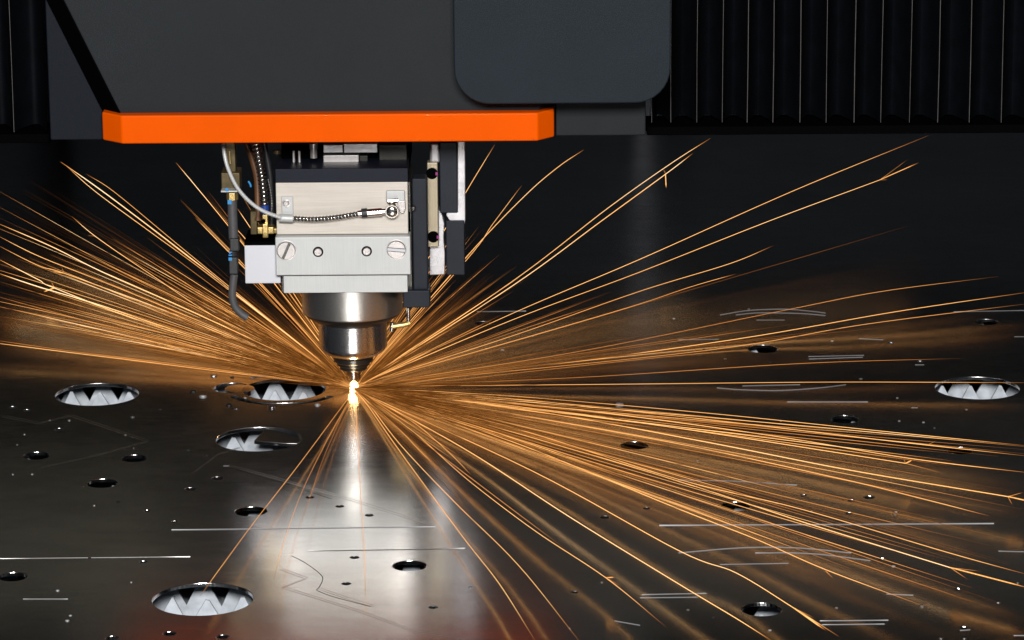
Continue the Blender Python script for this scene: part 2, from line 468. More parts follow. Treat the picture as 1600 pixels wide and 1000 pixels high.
# spatter beads and pips on the sheet
BEADS = [(302, 612, 9), (334, 580 + 8, 9), (317, 620, 10), (363, 590, 7), (383, 622, 6), (358, 634, 11), (425, 637, 13), (496, 633, 10), (108, 657, 6),
         (38, 679, 4), (27, 695, 4), (78, 657, 4), (207, 652, 6), (209, 700, 9), (196, 680, 4), (207, 684, 4), (294, 704, 5), (322, 712, 6), (20, 741, 6),
         (50, 741, 6), (147, 790, 6), (185, 784, 6), (140, 872, 5), (90, 923, 6), (105, 970, 6), (110, 962, 5), (205, 910, 4), (968, 633, 12), (735, 918, 6),
         (1100, 546, 5), (1133, 561, 5), (1203, 566, 5), (1170, 483, 4), (1300, 533, 5), (1235, 520, 5), (1345, 592, 5), (1402, 622, 4), (1165, 666, 4),
         (1220, 658, 4), (1405, 658, 4), (1443, 660, 4), (1460, 669, 4), (1510, 640, 4), (1090, 720, 4), (940, 910, 5), (1075, 953, 5), (1115, 965, 5),
         (1203, 985, 4), (1307, 950, 5), (1213, 786, 4), (1268, 799, 4), (1398, 804, 6), (1400, 800, 4), (1440, 948, 6), (1396, 885, 5), (1470, 998, 6),
         (1507, 998, 6), (1560, 942, 5), (1590, 911, 5), (890, 982, 4), (370, 572, 5), (433, 575, 8), (463, 573, 7), (130, 760, 4), (250, 640, 4),
         (760, 545, 4), (785, 547, 5), (832, 525, 4), (1053, 498, 4), (680, 655, 4)]
g = 'spatter beads scattered over the sheet'
SPOT = ['the near large hole', 'the large hole in the dark corner', 'the hole with the loose disc', 'the spark-lit hole', 'the far hole at the frame edge',
        'the pale-rimmed hole', 'the plain hole on the glare', 'the hole cut off by the frame', 'the hole under the pale arcs', 'the farthest small hole',
        'the plain hole near the spark fork', 'the hole inside the low fan', 'the hole in the dark corner', 'the outermost small hole',
        'the small hole below the scribed corner', 'the small hole beyond the head', 'the hole under the level line', 'the hole with one white tip',
        'the hole at the end of the low fan', 'the hole filled by the slug']
for i, (x, y, h) in enumerate(BEADS):
    c = gnd(x, y); r = .00057 * h * .4 * (1.0 if y < 700 else .9)
    bm = bmesh.new(); bmesh.ops.create_icosphere(bm, subdivisions=2, radius=1)
    for v in bm.verts: v.co += v.co * random.uniform(-.12, .12)
    bmesh.ops.transform(bm, matrix=Matrix.Translation((c.x, c.y, r * .2)) @ Matrix.Diagonal((r * random.uniform(1, 1.5), r * random.uniform(.8, 1.1), r * .5, 1)), verts=bm.verts)
    mk = random.choice(('bead_m', 'bead_m', 'gleam', 'soot')); hx = BIG + MID
    j = min(range(len(hx)), key=lambda k: math.hypot(hx[k][0] - x, 3 * (hx[k][1] - y))); ddx, ddy = x - hx[j][0], 3 * (y - hx[j][1]); dd = math.hypot(ddx, ddy)
    side = ('just ' if dd < 110 else 'well ' if dd > 230 else '') + ('before' if ddy > abs(ddx) else 'behind' if -ddy > abs(ddx) else 'left of' if ddx < 0 else 'right of')
    tag(fin('slag_bead', bm, mk, None, sharp=60), f"tiny {dict(bead_m='steel-grey', gleam='pale', soot='dark')[mk]} bead of spatter {side} {SPOT[j]}", 'slag bead', g)

# ------------------------------------------------------------------ machine wall far behind, seen in the sheet's gloss
bm = bmesh.new(); box(bm, (-2.4, 1.95, -.2), (2.6, 2.0, 1.6)); wall = tag(fin('back_wall', bm, 'backwall'), kind='structure')
bm = bmesh.new(); box(bm, (-2.4, 1.9, -.2), (2.6, 1.949, .34)); fin('lower_panel', bm, 'backlow', wall)
bm = bmesh.new(); box(bm, (-2.4, 1.9, .482), (2.6, 1.949, .72)); fin('painted_shade_band', bm, 'bed', wall)  # dark band: shade on the wall, put into its colour
bm = bmesh.new(); box(bm, (-2.4, 1.9, .342), (2.6, 1.949, .41)); fin('painted_shade_band', bm, 'darkrubber', wall)  # stepped strips grade the painted shade out towards the lower panel
bm = bmesh.new(); box(bm, (-2.4, 1.9, .411), (2.6, 1.949, .481)); fin('painted_shade_band', bm, 'cover', wall)
bm = bmesh.new(); box(bm, (-2.4, 1.9, .725), (-.36, 1.949, 1.3)); fin('added_olive_panel', bm, 'olive', wall)  # panel added for its olive tint in the sheet's reflection
for x, m_ in ((.318, 'cast'), (.372, 'rubber'), (-.5, 'black'), (1.25, 'black')):
    bm = bmesh.new(); box(bm, (x, 1.86, -.1), (x + .02, 1.899, .5)); fin('wall_post', bm, m_, wall)

# ------------------------------------------------------------------ carriage cover with its orange bumper
YC = -.085
car = thing('carriage_cover', 'charcoal carriage cover with an orange bumper strip above the cutting head', 'machine cover', (0, -.05, .26))


zt = onY(500, 176, YC).z; ztop = .81
xb0, xb1 = onY(188, 174, YC).x, onY(842, 174, YC).x; cx0 = onY(159, 174, YC + .016).x; cx1 = onY(868, 174, YC + .016).x
slope = (onY(99, 0, YC).x - xb0) / (onY(99, 0, YC).z - zt)
zk = .42
dx = slope * (zk - zt)
bm = bmesh.new()
BK = .06
slab(bm, [(xb0, YC, zt), (xb1, YC, zt), (cx1, YC + .02, zt), (cx1, BK, zt), (cx0, BK, zt), (cx0, YC + .02, zt)],
     [(xb0 + dx, YC, zk), (xb1 + .03, YC, zk), (cx1 + .05, YC + .02, zk), (cx1 + .05, BK, zk), (cx0 + dx, BK, zk), (cx0 + dx, YC + .02, zk)])
shell = fin('cover_shell', bm, 'cover', car, .0015)
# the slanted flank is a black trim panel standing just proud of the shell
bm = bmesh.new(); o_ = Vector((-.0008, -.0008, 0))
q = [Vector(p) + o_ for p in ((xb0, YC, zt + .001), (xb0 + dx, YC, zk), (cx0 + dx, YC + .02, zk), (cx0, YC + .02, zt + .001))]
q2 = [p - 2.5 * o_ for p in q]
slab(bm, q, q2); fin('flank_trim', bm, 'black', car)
bm = bmesh.new(); box(bm, (xb0 + dx, YC + .001, zk + .001), (cx1 + .1, BK, ztop)); fin('cover_top', bm, 'cover', car, .002)
YO = YC - .012
zo1, zo0 = onY(500, 178.5, YO).z, onY(500, 223, YO).z
xo0, xo1 = onY(190, 200, YO).x, onY(840, 200, YO).x; xc0, xc1 = onY(160, 200, YO + .017).x, onY(866, 200, YO + .017).x
bm = bmesh.new()
pl_ = [(xo0, YO), (xo1, YO), (xc1, YO + .017), (xc1, .05), (xc0, .05), (xc0, YO + .017)]
slab(bm, [(x, y, zo0) for x, y in pl_], [(x, y, zo1) for x, y in pl_]); fin('bumper_strip', bm, 'orange', car, .0016)
# mounting plate behind
YM = -.062
bm = bmesh.new(); box(bm, (onY(78, 200, YM).x, YM, onY(500, 216, YM).z), (cx0 - .0002, .02, ztop - .05)); fin('mounting_plate', bm, 'plate', car, .0012)
bm = bmesh.new(); box(bm, (cx1 + .0002, YM, onY(940, 212, YM).z), (onY(1009, 190, YM).x, .02, onY(940, 100, YM).z)); fin('mounting_plate', bm, 'cover', car, .0012)
# rounded access lid
YL = -.118
x0, x1 = onY(709, 80, YL).x, onY(1048, 80, YL).x; z0 = onY(880, 162, YL).z; z1 = .58
pts = []
for (px, pz, a0) in ((x0, z0, 180), (x1, z0, 270), (x1, z1, 0), (x0, z1, 90)):
    rr = .03; ccx = px + rr * (1 if px == x0 else -1); ccz = pz + rr * (1 if pz == z0 else -1)
    for i in range(9): a = radians(a0 + i * 11.25); pts.append((ccx + rr * cos(a), ccz + rr * sin(a)))
bm = bmesh.new(); prism(bm, pts, YL, YC - .0135); fin('access_lid', bm, 'slate', car, .0014, sharp=40)
pts2 = [(x0 + .012 + (x - x0) * (x1 - x0 - .024) / (x1 - x0), z0 + .012 + (z - z0) * .96) for x, z in pts]
bm = bmesh.new(); prism(bm, pts2, YC - .0134, YM - .001); fin('lid_spacer', bm, 'black', car, 0)

# ------------------------------------------------------------------ bellows
def bellows(label, peaks, ybot, Yp, Yv, railbox, name='bellows'):
    P = [onY(x, 150, Yp).x for x in peaks]
    t = thing(name, label, 'bellows', (sum(P) / len(P), Yp, .3), 'pleated bellows on both sides of the carriage')
    for i in range(len(P) - 1):
        a, c_ = P[i], P[i + 1]; w = (c_ - a)
        zb = onY((peaks[i] + peaks[i + 1]) / 2, ybot, Yp).z
        zt_ = .78; bm = bmesh.new()
        prof = [(a + .0004, Yp), (a + .12 * w, Yp + .35 * (Yv - Yp)), (a + .38 * w, Yv - .002), (a + .5 * w, Yv), (a + .62 * w, Yv - .002), (a + .88 * w, Yp + .35 * (Yv - Yp)), (c_ - .0004, Yp)]
        back = [(x, y + .0016) for x, y in prof][::-1]
        lo = [bm.verts.new((x, y, zb)) for x, y in prof + back]; hi = [bm.verts.new((x, y, zt_)) for x, y in prof + back]
        n = len(lo); m_ = len(prof)
        for j in range(n): bm.faces.new((lo[j], lo[(j + 1) % n], hi[(j + 1) % n], hi[j]))
        for j in range(m_ - 1):
            bm.faces.new((lo[j], lo[n - 1 - j], lo[n - 2 - j], lo[j + 1]))
        pleat = fin('pleat', bm, 'bellow', t, sharp=60)
        zz = [zb + (zt_ - zb) * k / 10 for k in range(11)]
        bm = bmesh.new(); tube(bm, [Vector((a + .0002 * sin(z * 31 + i), Yp - .0004, z)) for z in zz], .00032 * random.uniform(.7, 1.15), 6)
        fin('fold_edge', bm, 'bead', t)
    bm = bmesh.new(); box(bm, *railbox); fin('base_rail', bm, 'black', t, .001)
    return t


YB = -.02
xr0 = onY(1011, 190, YB - .01).x
pk = [1018, 1048, 1089, 1129, 1168, 1208, 1250, 1291, 1335, 1377, 1422, 1466, 1515, 1565, 1615, 1665, 1715]
bellows('black pleated bellows with many pale fold edges, beside the slate access lid', pk, 191, YB, YB + .035,
        ((xr0, YB - .002, onY(1300, 209, YB).z), (.75, YB + .05, onY(1300, 196, YB).z)))
pk = [-180, -130, -80, -32, 20, 72, 80]
bellows('black pleated bellows with two pale fold edges, beside the dark mounting plate', pk[:-1], 206, YB, YB + .035,
        ((-.7, YB - .002, onY(40, 223, YB).z), (onY(77, 200, YB).x, YB + .05, onY(40, 209, YB).z)))
# bridge beam that carries carriage and bellows
bm = bmesh.new(); box(bm, (-1.5, .062, .36), (1.6, .16, .80)); tag(fin('bridge_beam', bm, 'black', None, .002), 'black bridge beam behind the bellows and the carriage', 'machine beam')

# ------------------------------------------------------------------ cutting head
head = thing('cutting_head', 'silver laser cutting head with stepped nozzle and hoses above the glowing cut', 'cutting head', (0, 0, .1))
SZ = DIST / FPX / cos(PITCH + radians(1.1))


def zz(py): return (608 - py) * SZ


u = DIST / FPX
# nozzle, from the tip up
def lpart(name, m, prof, parent=head, n=72):
    bm = bmesh.new(); lathe(bm, (0, 0, 0), [(r * u, zz(y)) for r, y in prof], n); return fin(name, bm, m, parent, sharp=28)


lpart('nozzle_tip', 'tip', [(4, 595), (8.5, 595), (10.6, 592.5), (11.2, 590.5), (11.2, 578), (12.5, 576.5)])
lpart('nozzle_holder', 'darkring', [(12, 577), (20.3, 576.2), (21.5, 575), (21.7, 570.5), (24.8, 569.6), (25.8, 568.6), (26, 565), (29.4, 564), (30.8, 562.8), (31, 556.6), (33, 555)])
lpart('nozzle_body', 'chrome', [(30, 555.6), (37, 553), (45, 549), (50, 545), (52.6, 541), (53.3, 538), (53.3, 497), (50, 496)])
lpart('collar_groove', 'darkring', [(53.5, 501), (55, 499.8), (62, 497), (70, 492.5), (75.5, 488), (77.2, 485.6)])
lpart('collar_ring', 'ring', [(76.5, 485.8), (77.6, 484.5), (78, 483), (78, 435), (70, 434)], n=96)

YF = -.05
boxpart('lower_block', 'satin', head, 443, 430.2, 637, 457.5, YF, .012, .0006)
boxpart('core_block', 'body', head, 438, 330, 644, 456.5, YF + .0125, .085, .0008)
clamp = boxpart('clamp_bar', 'satin', head, 430.5, 370, 641.5, 430, YF - .006, .078, .0009)
boxpart('face_plate', 'beige', head, 431.5, 285, 637.5, 366, YF + .002, .01, .0006)
boxpart('rear_block', 'body', head, 432, 285, 642, 366, YF + .0125, .075, .0006)
boxpart('top_cap', 'navy', head, 430, 263.5, 637.5, 284.5, YF + .001, .09, .0006)
YU = -.02
boxpart('upper_body', 'black', head, 440, 222, 640, 264, YU + .015, .08, .001)
boxpart('data_plate', 'screw', head, 505, 242.5, 561, 262, YU, .012, .0008)
boxpart('side_plate', 'body', head, 561.5, 243, 575, 262, YU + .004, .01, .0008)
boxpart('cross_bar', 'cast', head, 505, 226, 536, 239, YU - .004, .015, .0008)
boxpart('cross_bar', 'cast', head, 537, 224, 590, 239, YU - .004, .015, .0008)
boxpart('motor_flange', 'body', head, 592, 226, 636, 262, YU + .008, .01, .0008)
bm = bmesh.new(); p = onY(490, 236, YU); lathe(bm, p, [(5.5 * u, -.006), (5.5 * u, .002), (7 * u, .002), (7 * u, .007)], 20); fin('cap_screw', bm, 'screw', head)
bm = bmesh.new(); p = onY(433, 238, YU); lathe(bm, p, [(6 * u, -.001), (6 * u, .002)], 20); fin('grommet', bm, 'dullbrass', head)
for x in (459, 468):
    bm = bmesh.new(); p = onY(x, 248, YU); tube(bm, [p + Vector((0, 0, -.006)), p + Vector((0, 0, .007))], .0012, 8); fin('guide_pin', bm, 'screw', head)


def slot_screw(px, py, R, ang, Y, m='screw'):
    p = onY(px, py, Y); bm = bmesh.new()
    lathe(bm, p, [(R * 1.1, .001), (R * 1.1, -.0006), (R * 1.02, -.0007), (R * 1.02, .0004), (R * .99, .0004), (R * .99, -.0022), (R * .93, -.0028)], 48, 'Y')
    s = fin('slotted_screw', bm, m, head, sharp=25)
    bm = bmesh.new(); d = Vector((cos(ang), 0, sin(ang))); q = Vector((-sin(ang), 0, cos(ang)))
    L, w = R * .97, R * .15
    vs = [bm.verts.new(p + d * sx * L + q * sy * w + Vector((0, yy, 0))) for yy in (-.00295, -.0015) for sx, sy in ((-1, -1), (1, -1), (1, 1), (-1, 1))]
    for f in ((0, 1, 2, 3), (7, 6, 5, 4), (0, 4, 5, 1), (1, 5, 6, 2), (2, 6, 7, 3), (3, 7, 4, 0)): bm.faces.new([vs[i] for i in f])
    return s, bm


YK = YF - .006
# the clamp bar's screws hang on the bar itself
def under(o, parent):
    o.parent = parent
    o.location = Vector(o.location) if o.location else Vector()
    return o


for px, py, ang, mm_ in ((447.5, 391, 66, 'darkring'), (619.5, 389.5, -5, 'white')):
    s, bm = slot_screw(px, py, 14 * u, radians(ang), YK)
    s.parent = clamp; s.location = (0, 0, 0)
    sl = fin('screw_slot', bm, mm_, head); sl.parent = clamp
    if mm_ == 'white':
        p = onY(px, py, YK); d = Vector((cos(radians(ang)), 0, sin(radians(ang)))); q = Vector((-d.z, 0, d.x)); bm = bmesh.new(); L_, w_ = 13.4 * u, 3.1 * u
        prism(bm, [((p + d * L_ * a + q * w_ * c_).x, (p + d * L_ * a + q * w_ * c_).z) for a, c_ in ((-1, -1), (1, -1), (1, 1), (-1, 1))], YK - .00288, YK - .0016)
        o = fin('slot_shadow_gap', bm, 'black', head); o.parent = clamp
for px, py in ((497, 393.5), (573, 392.5)):
    p = onY(px, py, YK); bm = bmesh.new()
    lathe(bm, p, [(8 * u, .001), (8 * u, -.0002), (6.6 * u, -.0003)], 32, 'Y'); o = fin('screw_recess', bm, 'black', head); o.parent = clamp
    bm = bmesh.new(); lathe(bm, p, [(6 * u, 0), (6 * u, -.0012), (5 * u, -.0018), (3 * u, -.0018), (2.8 * u, -.0006)], 32, 'Y'); o = fin('socket_screw', bm, 'screw', head, sharp=25); o.parent = clamp

def coil_hose(name, pix, Ys, core, pitch, wire):
    """a dark core wound with bright wire"""
    P = smooth([onY(x, y, Y) for (x, y), Y in zip(pix, Ys)], 24)
    bm = bmesh.new(); tube(bm, P, core, 14); o = fin(name, bm, 'darkrubber', head, sharp=60)
    P = resample(P, pitch / 12); H = []
    for i, p in enumerate(P):
        t = (P[min(i + 1, len(P) - 1)] - P[max(i - 1, 0)]).normalized(); e = Vector((0, 1, 0)); e = (e - t * e.dot(t)).normalized(); f = t.cross(e)
        a = 2 * pi * i / 12; H.append(p + (e * cos(a) + f * sin(a)) * (core + wire * .45))
    bm = bmesh.new(); tube(bm, H, wire, 7); w = fin('wire_coil', bm, 'bright', head, sharp=180); w.parent = o
    return o


# white terminal box and brass fittings on its lid
tb = boxpart('terminal_box', 'white', head, 382.5, 383.5, 438, 443, YF + .006, .045, .0008)
boxpart('box_lid', 'black', head, 381.5, 377.5, 439, 383.2, YF + .005, .047, .0006)
YBf = YF + .02
boxpart('brass_block', 'brass', head, 402, 355, 428, 366, YBf, .012, .0008)
boxpart('brass_block', 'brass', head, 410, 350, 419, 372, YBf - .003, .006, .0008)
boxpart('brass_block', 'brass', head, 428, 357, 433, 365, YBf + .002, .008, .0006)
boxpart('brass_block', 'brass', head, 409, 335, 419, 350, YBf + .001, .007, .001)
boxpart('valve_body', 'dullbrass', head, 391, 330, 402, 374, YBf + .014, .012, .001)
bm = bmesh.new(); p = onY(411.5, 346, YBf - .0001); lathe(bm, p, [(3.2 * u, .002), (3.2 * u, -.0004)], 16, 'Y'); fin('port', bm, 'black', head)
bm = bmesh.new(); p = onY(413, 375, YBf + .005); lathe(bm, p, [(14 * u, -.003), (12 * u, .001), (6 * u, .003)], 24); fin('seal_bead', bm, 'rubber', head)


def ptube(name, m, pix, Y, rad, n=12, rib=0, step=None, parent=head):
    """a tube through photo points; Y may vary along it"""
    P = [onY(x, y, Y if isinstance(Y, float) else Y[i]) for i, (x, y) in enumerate(pix)]
    P = smooth(P, 10); bm = bmesh.new()
    if rib:
        P = resample(P, step); rads = [rad * (1 if i % 4 in (0, 1) else 1 - rib) for i in range(len(P))]
        tube(bm, P, rads, n)
    else: tube(bm, P, rad, n)
    return fin(name, bm, m, parent, sharp=50 if not rib else 20)


coil_hose('gas_hose', [(399, 215), (404, 245), (409, 275), (412, 300), (413.5, 320)], [-.03, -.03, -.028, -.028, -.028], 5.0 * u, .0036, 1.7 * u)
ptube('hose_sleeve', 'navyblue', [(413, 317), (414, 325), (414, 334)], YBf + .004, 6.6 * u, 14)
ptube('dark_hose', 'darkrubber', [(412, 220), (419, 255), (423, 285), (425, 330), (424, 355)], -.018, 4 * u, 12)
ptube('ball_chain', 'screw', [(419, 280), (423, 300), (425, 318), (424, 330)], -.03, 1.0 * u, 8, .6, .0006)
ptube('tan_hose', 'tan', [(382, 215), (393, 245), (401, 275), (403, 310), (403, 345)], [.0, .0, -.005, -.01, -.015], 5.2 * u, 12)
ptube('blue_mark', 'bluemark', [(388, 283), (391, 288), (392, 292)], -.02, 1.6 * u, 8)

# sensor cable with its clamp and swivel connector
cab = ptube('sensor_cable', 'satin', [(349, 215), (350, 236), (356, 262), (370, 292), (390, 315), (412, 330), (440, 340.5)], [-.045, -.047, -.05, -.055, -.06, -.062, -.06], 3.1 * u, 12, .08, .0006)
coil_hose('armoured_cable', [(456, 341), (490, 342.5), (525, 339.5), (562, 333.5)], [-.0555] * 4, 3.3 * u, .0030, 1.35 * u)
bk = boxpart('cable_clamp', 'satin', head, 440, 308, 458, 336, YF - .0005, .002, .0006)
bm = bmesh.new(); a = onY(436, 340.5, -.0555); c_ = onY(458, 341.5, -.0555); tube(bm, [a, c_], 6.4 * u, 20); fin('clamp_band', bm, 'satin', head, sharp=50)
bm = bmesh.new(); p = onY(447.5, 317, YF - .0006); lathe(bm, p, [(6.5 * u, .001), (6.5 * u, -.0006), (4.5 * u, -.0007), (4.5 * u, -.0026), (3.5 * u, -.003), (2 * u, -.003), (1.8 * u, -.0018)], 28, 'Y'); fin('clamp_screw', bm, 'screw', head, sharp=25)
ptube('ferrule', 'bright', [(560, 333.5), (566, 332.8)], -.056, 5.5 * u, 16)
ptube('ferrule', 'darkrubber', [(565, 333), (574, 332.2)], -.056, 7 * u, 16)
ptube('plug_barrel', 'bright', [(574, 332.3), (597, 330.5)], -.056, 6.8 * u, 20)
ptube('plug_neck', 'bright', [(596.5, 330.6), (604, 330)], -.056, 5 * u, 16)
boxpart('swivel_plate', 'satin', head, 603, 298, 633, 316, YF - .001, .003, .0012)
bm = bmesh.new(); pp = [(604, 316), (633, 312), (634, 325), (631, 332), (627, 333), (622, 322), (612, 317)]
prism(bm, [(onY(x, y, YF).x, onY(x, y, YF).z) for x, y in pp][::-1], YF - .003, YF + .0015); fin('swivel_arm', bm, 'screw', head, .0006)
bm = bmesh.new(); p = onY(612.5, 329, -.056); lathe(bm, p, [(10.5 * u, .006), (11 * u, .002), (11 * u, -.003), (10 * u, -.0045)], 32, 'Y'); fin('swivel_joint', bm, 'bright', head, sharp=25)
bm = bmesh.new(); bmesh.ops.create_uvsphere(bm, u_segments=24, v_segments=14, radius=8.6 * u); bmesh.ops.transform(bm, matrix=Matrix.Translation(p + Vector((0, -.0042, 0))) @ Matrix.Diagonal((1, .35, 1, 1)), verts=bm.verts); fin('swivel_cap', bm, 'bright', head, sharp=80)
bm = bmesh.new(); d = Vector((cos(radians(24)), 0, sin(radians(24)))) * 8.4 * u; q = p + Vector((0, -.006, 0)); tube(bm, [q - d, q + d], .0006, 6); fin('cap_slot', bm, 'darkring', head)
bm = bmesh.new(); a = onY(606, 314.5, -.055); c_ = onY(622, 313, -.055); tube(bm, [a, c_], .0022, 10); fin('swivel_pin', bm, 'bright', head)

# air pipe with couplers
YP = -.05
boxpart('manifold', 'dullbrass', head, 345.5, 270, 375, 301, YP + .006, .025, .001)
boxpart('manifold', 'dullbrass', head, 352, 222, 368, 270, YP + .012, .012, .001)
ptube('thin_pin', 'brass', [(358.5, 236), (360, 256)], YP, 1.1 * u, 8)
boxpart('flange', 'satin', head, 345, 298, 371, 300.6, YP - .004, .02, .0004)
bm = bmesh.new(); p = onY(363, 305.5, YP + .004); lathe(bm, p, [(9 * u, -.0037), (9 * u, .003), (6 * u, .003)], 6); fin('brass_nut', bm, 'brass', head, .0004)
boxpart('blue_mark', 'bluemark', head, 352, 294, 357, 299, YP - .005, .001, .0002)
ptube('air_pipe', 'rubber', [(363, 311), (363.5, 340), (365, 374)], YP + .004, 7.4 * u, 20)
boxpart('blue_mark', 'bluemark', head, 355.5, 312.5, 362, 319.5, YP - .0008, .001, .0002)
boxpart('pipe_coupler', 'darkrubber', head, 358.5, 373, 373.5, 393, YP - .002, .012, .0012)
ptube('o_ring', 'darkrubber', [(365, 392), (364.5, 404)], YP + .004, 6 * u, 16, .18, .0008)
for y in (393.5, 398, 402.5): boxpart('blue_mark', 'bluemark', head, 357, y, 362.5, y + (2 if y < 400 else 5), YP - .0022, .002, .0002)
boxpart('pipe_coupler', 'darkrubber', head, 357.5, 402, 371.5, 429, YP - .002, .012, .0012)
ptube('bent_nozzle_pipe', 'rubber', [(366, 428), (364, 445), (363, 462), (367, 478), (376, 489), (386.5, 496.5)], [YP + .004] * 6, 6 * u, 18)

# sensor rail, side plates
YR = -.038
boxpart('rail_bar', 'graphite', head, 644.5, 279, 668, 455, YR, .02, .0014)
boxpart('rail_foot', 'graphite', head, 629.5, 454, 672, 481, YR - .006, .03, .0012)
bm = bmesh.new(); p = onY(646, 325, YR); lathe(bm, p, [(4 * u, .001), (4 * u, -.001), (3.6 * u, -.0045), (2 * u, -.005)], 24, 'Y'); fin('rail_button', bm, 'body', head)
ptube('elbow_fitting', 'bright', [(638, 481), (638, 503)], YR + .005, 3 * u, 12)
ptube('elbow_fitting', 'brass', [(641, 504), (632, 507), (612, 510)], YR + .005, 4.2 * u, 12)
ptube('elbow_fitting', 'bright', [(613, 504), (612, 517)], YR + .005, 4 * u, 12)
YS = -.012
boxpart('cast_bracket', 'cast', head, 671, 222, 688, 256, YS + .004, .03, .003)
st = boxpart('hole_strip', 'strip', head, 668, 254, 684.5, 386, YS, .012, .0008)
for x, y, r_ in ((675, 271, 9), (677, 370, 9)):
    bm = bmesh.new(); p = onY(x, y, YS); lathe(bm, p, [(r_ * u, .001), (r_ * u, -.0004)], 28, 'Y'); fin('strip_hole', bm, 'black', head)
    bm = bmesh.new(); pxbox(bm, x + 5.5, y - 2, x + 9, y + 3, YS - .0006, .0006); fin('purple_mark', bm, 'purple', head)
bm = bmesh.new()
pp = [(671, 386), (684.5, 386), (684.5, 330), (690, 336), (694, 352), (693, 375), (695, 400), (694.5, 432), (671, 433)]
prism(bm, [(onY(x, y, YS + .006).x, onY(x, y, YS + .006).z) for x, y in pp][::-1], YS + .013, YS + .03); fin('cast_plate', bm, 'cast', head, .0008)
boxpart('guide_block', 'graphite', head, 687, 222, 714.5, 333, YS + .002, .03, .001)
bm = bmesh.new()
pp = [(715, 222), (726.5, 222), (727, 345), (726, 352), (712, 352), (702, 346), (697, 338), (698, 333.4), (715, 333.4)]
prism(bm, [(onY(x, y, YS).x, onY(x, y, YS).z) for x, y in pp][::-1], YS + .004, YS + .03); fin('cast_plate', bm, 'cast', head, .0008)
boxpart('guide_block', 'graphite', head, 697, 345, 726, 430, YS + .0015, .03, .001)

# white-hot cut under the nozzle
bm = bmesh.new(); bmesh.ops.create_icosphere(bm, subdivisions=3, radius=1)
for v in bm.verts: v.co *= 1 + .06 * sin(7 * v.co.x + 3 * v.co.z) * cos(5 * v.co.y)
bmesh.ops.transform(bm, matrix=Matrix.Translation((0, 0, .0028)) @ Matrix.Diagonal((.0043, .0043, .0046, 1)), verts=bm.verts)
tag(fin('cut_flash', bm, 'hot', None, sharp=80), 'white-hot glowing point of the cut under the nozzle tip', 'cut glow')
bm = bmesh.new(); bmesh.ops.create_icosphere(bm, subdivisions=2, radius=1)
c = gnd(551.5, 622)
bmesh.ops.transform(bm, matrix=Matrix.Translation((c.x, c.y, .0008)) @ Matrix.Diagonal((.0010, .0009, .0006, 1)), verts=bm.verts)
tag(fin('molten_bead', bm, 'hot', None, sharp=80), 'small molten bead on the sheet just in front of the cut', 'molten bead')


# ------------------------------------------------------------------ sparks
def depth_path(pix, t, z0=.0022, z1=.012):
    z1 = .006 + .02 * ((t * 7.3) % 1) ** 2 if t != 1 else .018
    """3-D path for a spark seen at pix (from far end to the cut): t is how far its end lies back towards the ground point, 1 = skims the sheet"""
    x, y = pix[0]; L0 = math.hypot(x - 553, y - 606) or 1
    out = []
    if y > 622:
        for (x, y) in pix:
            s = math.hypot(x - 553, y - 606) / L0
            out.append(gnd(x, y, z0 + (z1 - z0) * min(s, 1)))
    else:
        Ye = min(gnd(x, y, .012).y * t, 1.15)
        for (x, y) in pix:
            s = math.hypot(x - 553, y - 606) / L0
            out.append(onY(x, y, Ye * s))
    return out


def spark_mesh(bm, lay, pts, r, h0, h1, n=4, taper=.25, k=6, jit=.05, tail=.12):
    P = smooth(pts, k) if len(pts) > 2 else [pts[0].lerp(pts[1], i / k) for i in range(k + 1)]
    N = len(P); heat = []; rad = []
    ph = random.uniform(0, 6)
    for i in range(N):
        s = i / (N - 1)                       # 0 = far end, 1 = at the cut
        h = h0 + (h1 - h0) * s + jit * sin(ph + 9 * s)
        fade = min(1, s / tail) if tail else 1
        heat.append(max(.02, h * (.35 + .65 * fade))); rad.append(r * (taper + (1 - taper) * min(1, s / .18)))
    tube(bm, P, rad, n, lay, heat, cap=False)
    return P, heat


def new_bm():
    bm = bmesh.new(); return bm, bm.verts.layers.float.new('glow_level')


def branch(bm, lay, P, px_list, t, r, h):
    for pix in px_list:
        spark_mesh(bm, lay, depth_path(pix, t), r, h * .6, h, 3, .2, 4)


def spark_obj(bm, m, label, group, name='spark_trail', kind=None):
    me = bpy.data.meshes.new(name); bm.to_mesh(me); bm.free()
    o = link(name, me, m, None, sharp=180)
    if kind: tag(o, label, None, None, kind)
    else: tag(o, label, 'spark', group)
    return o


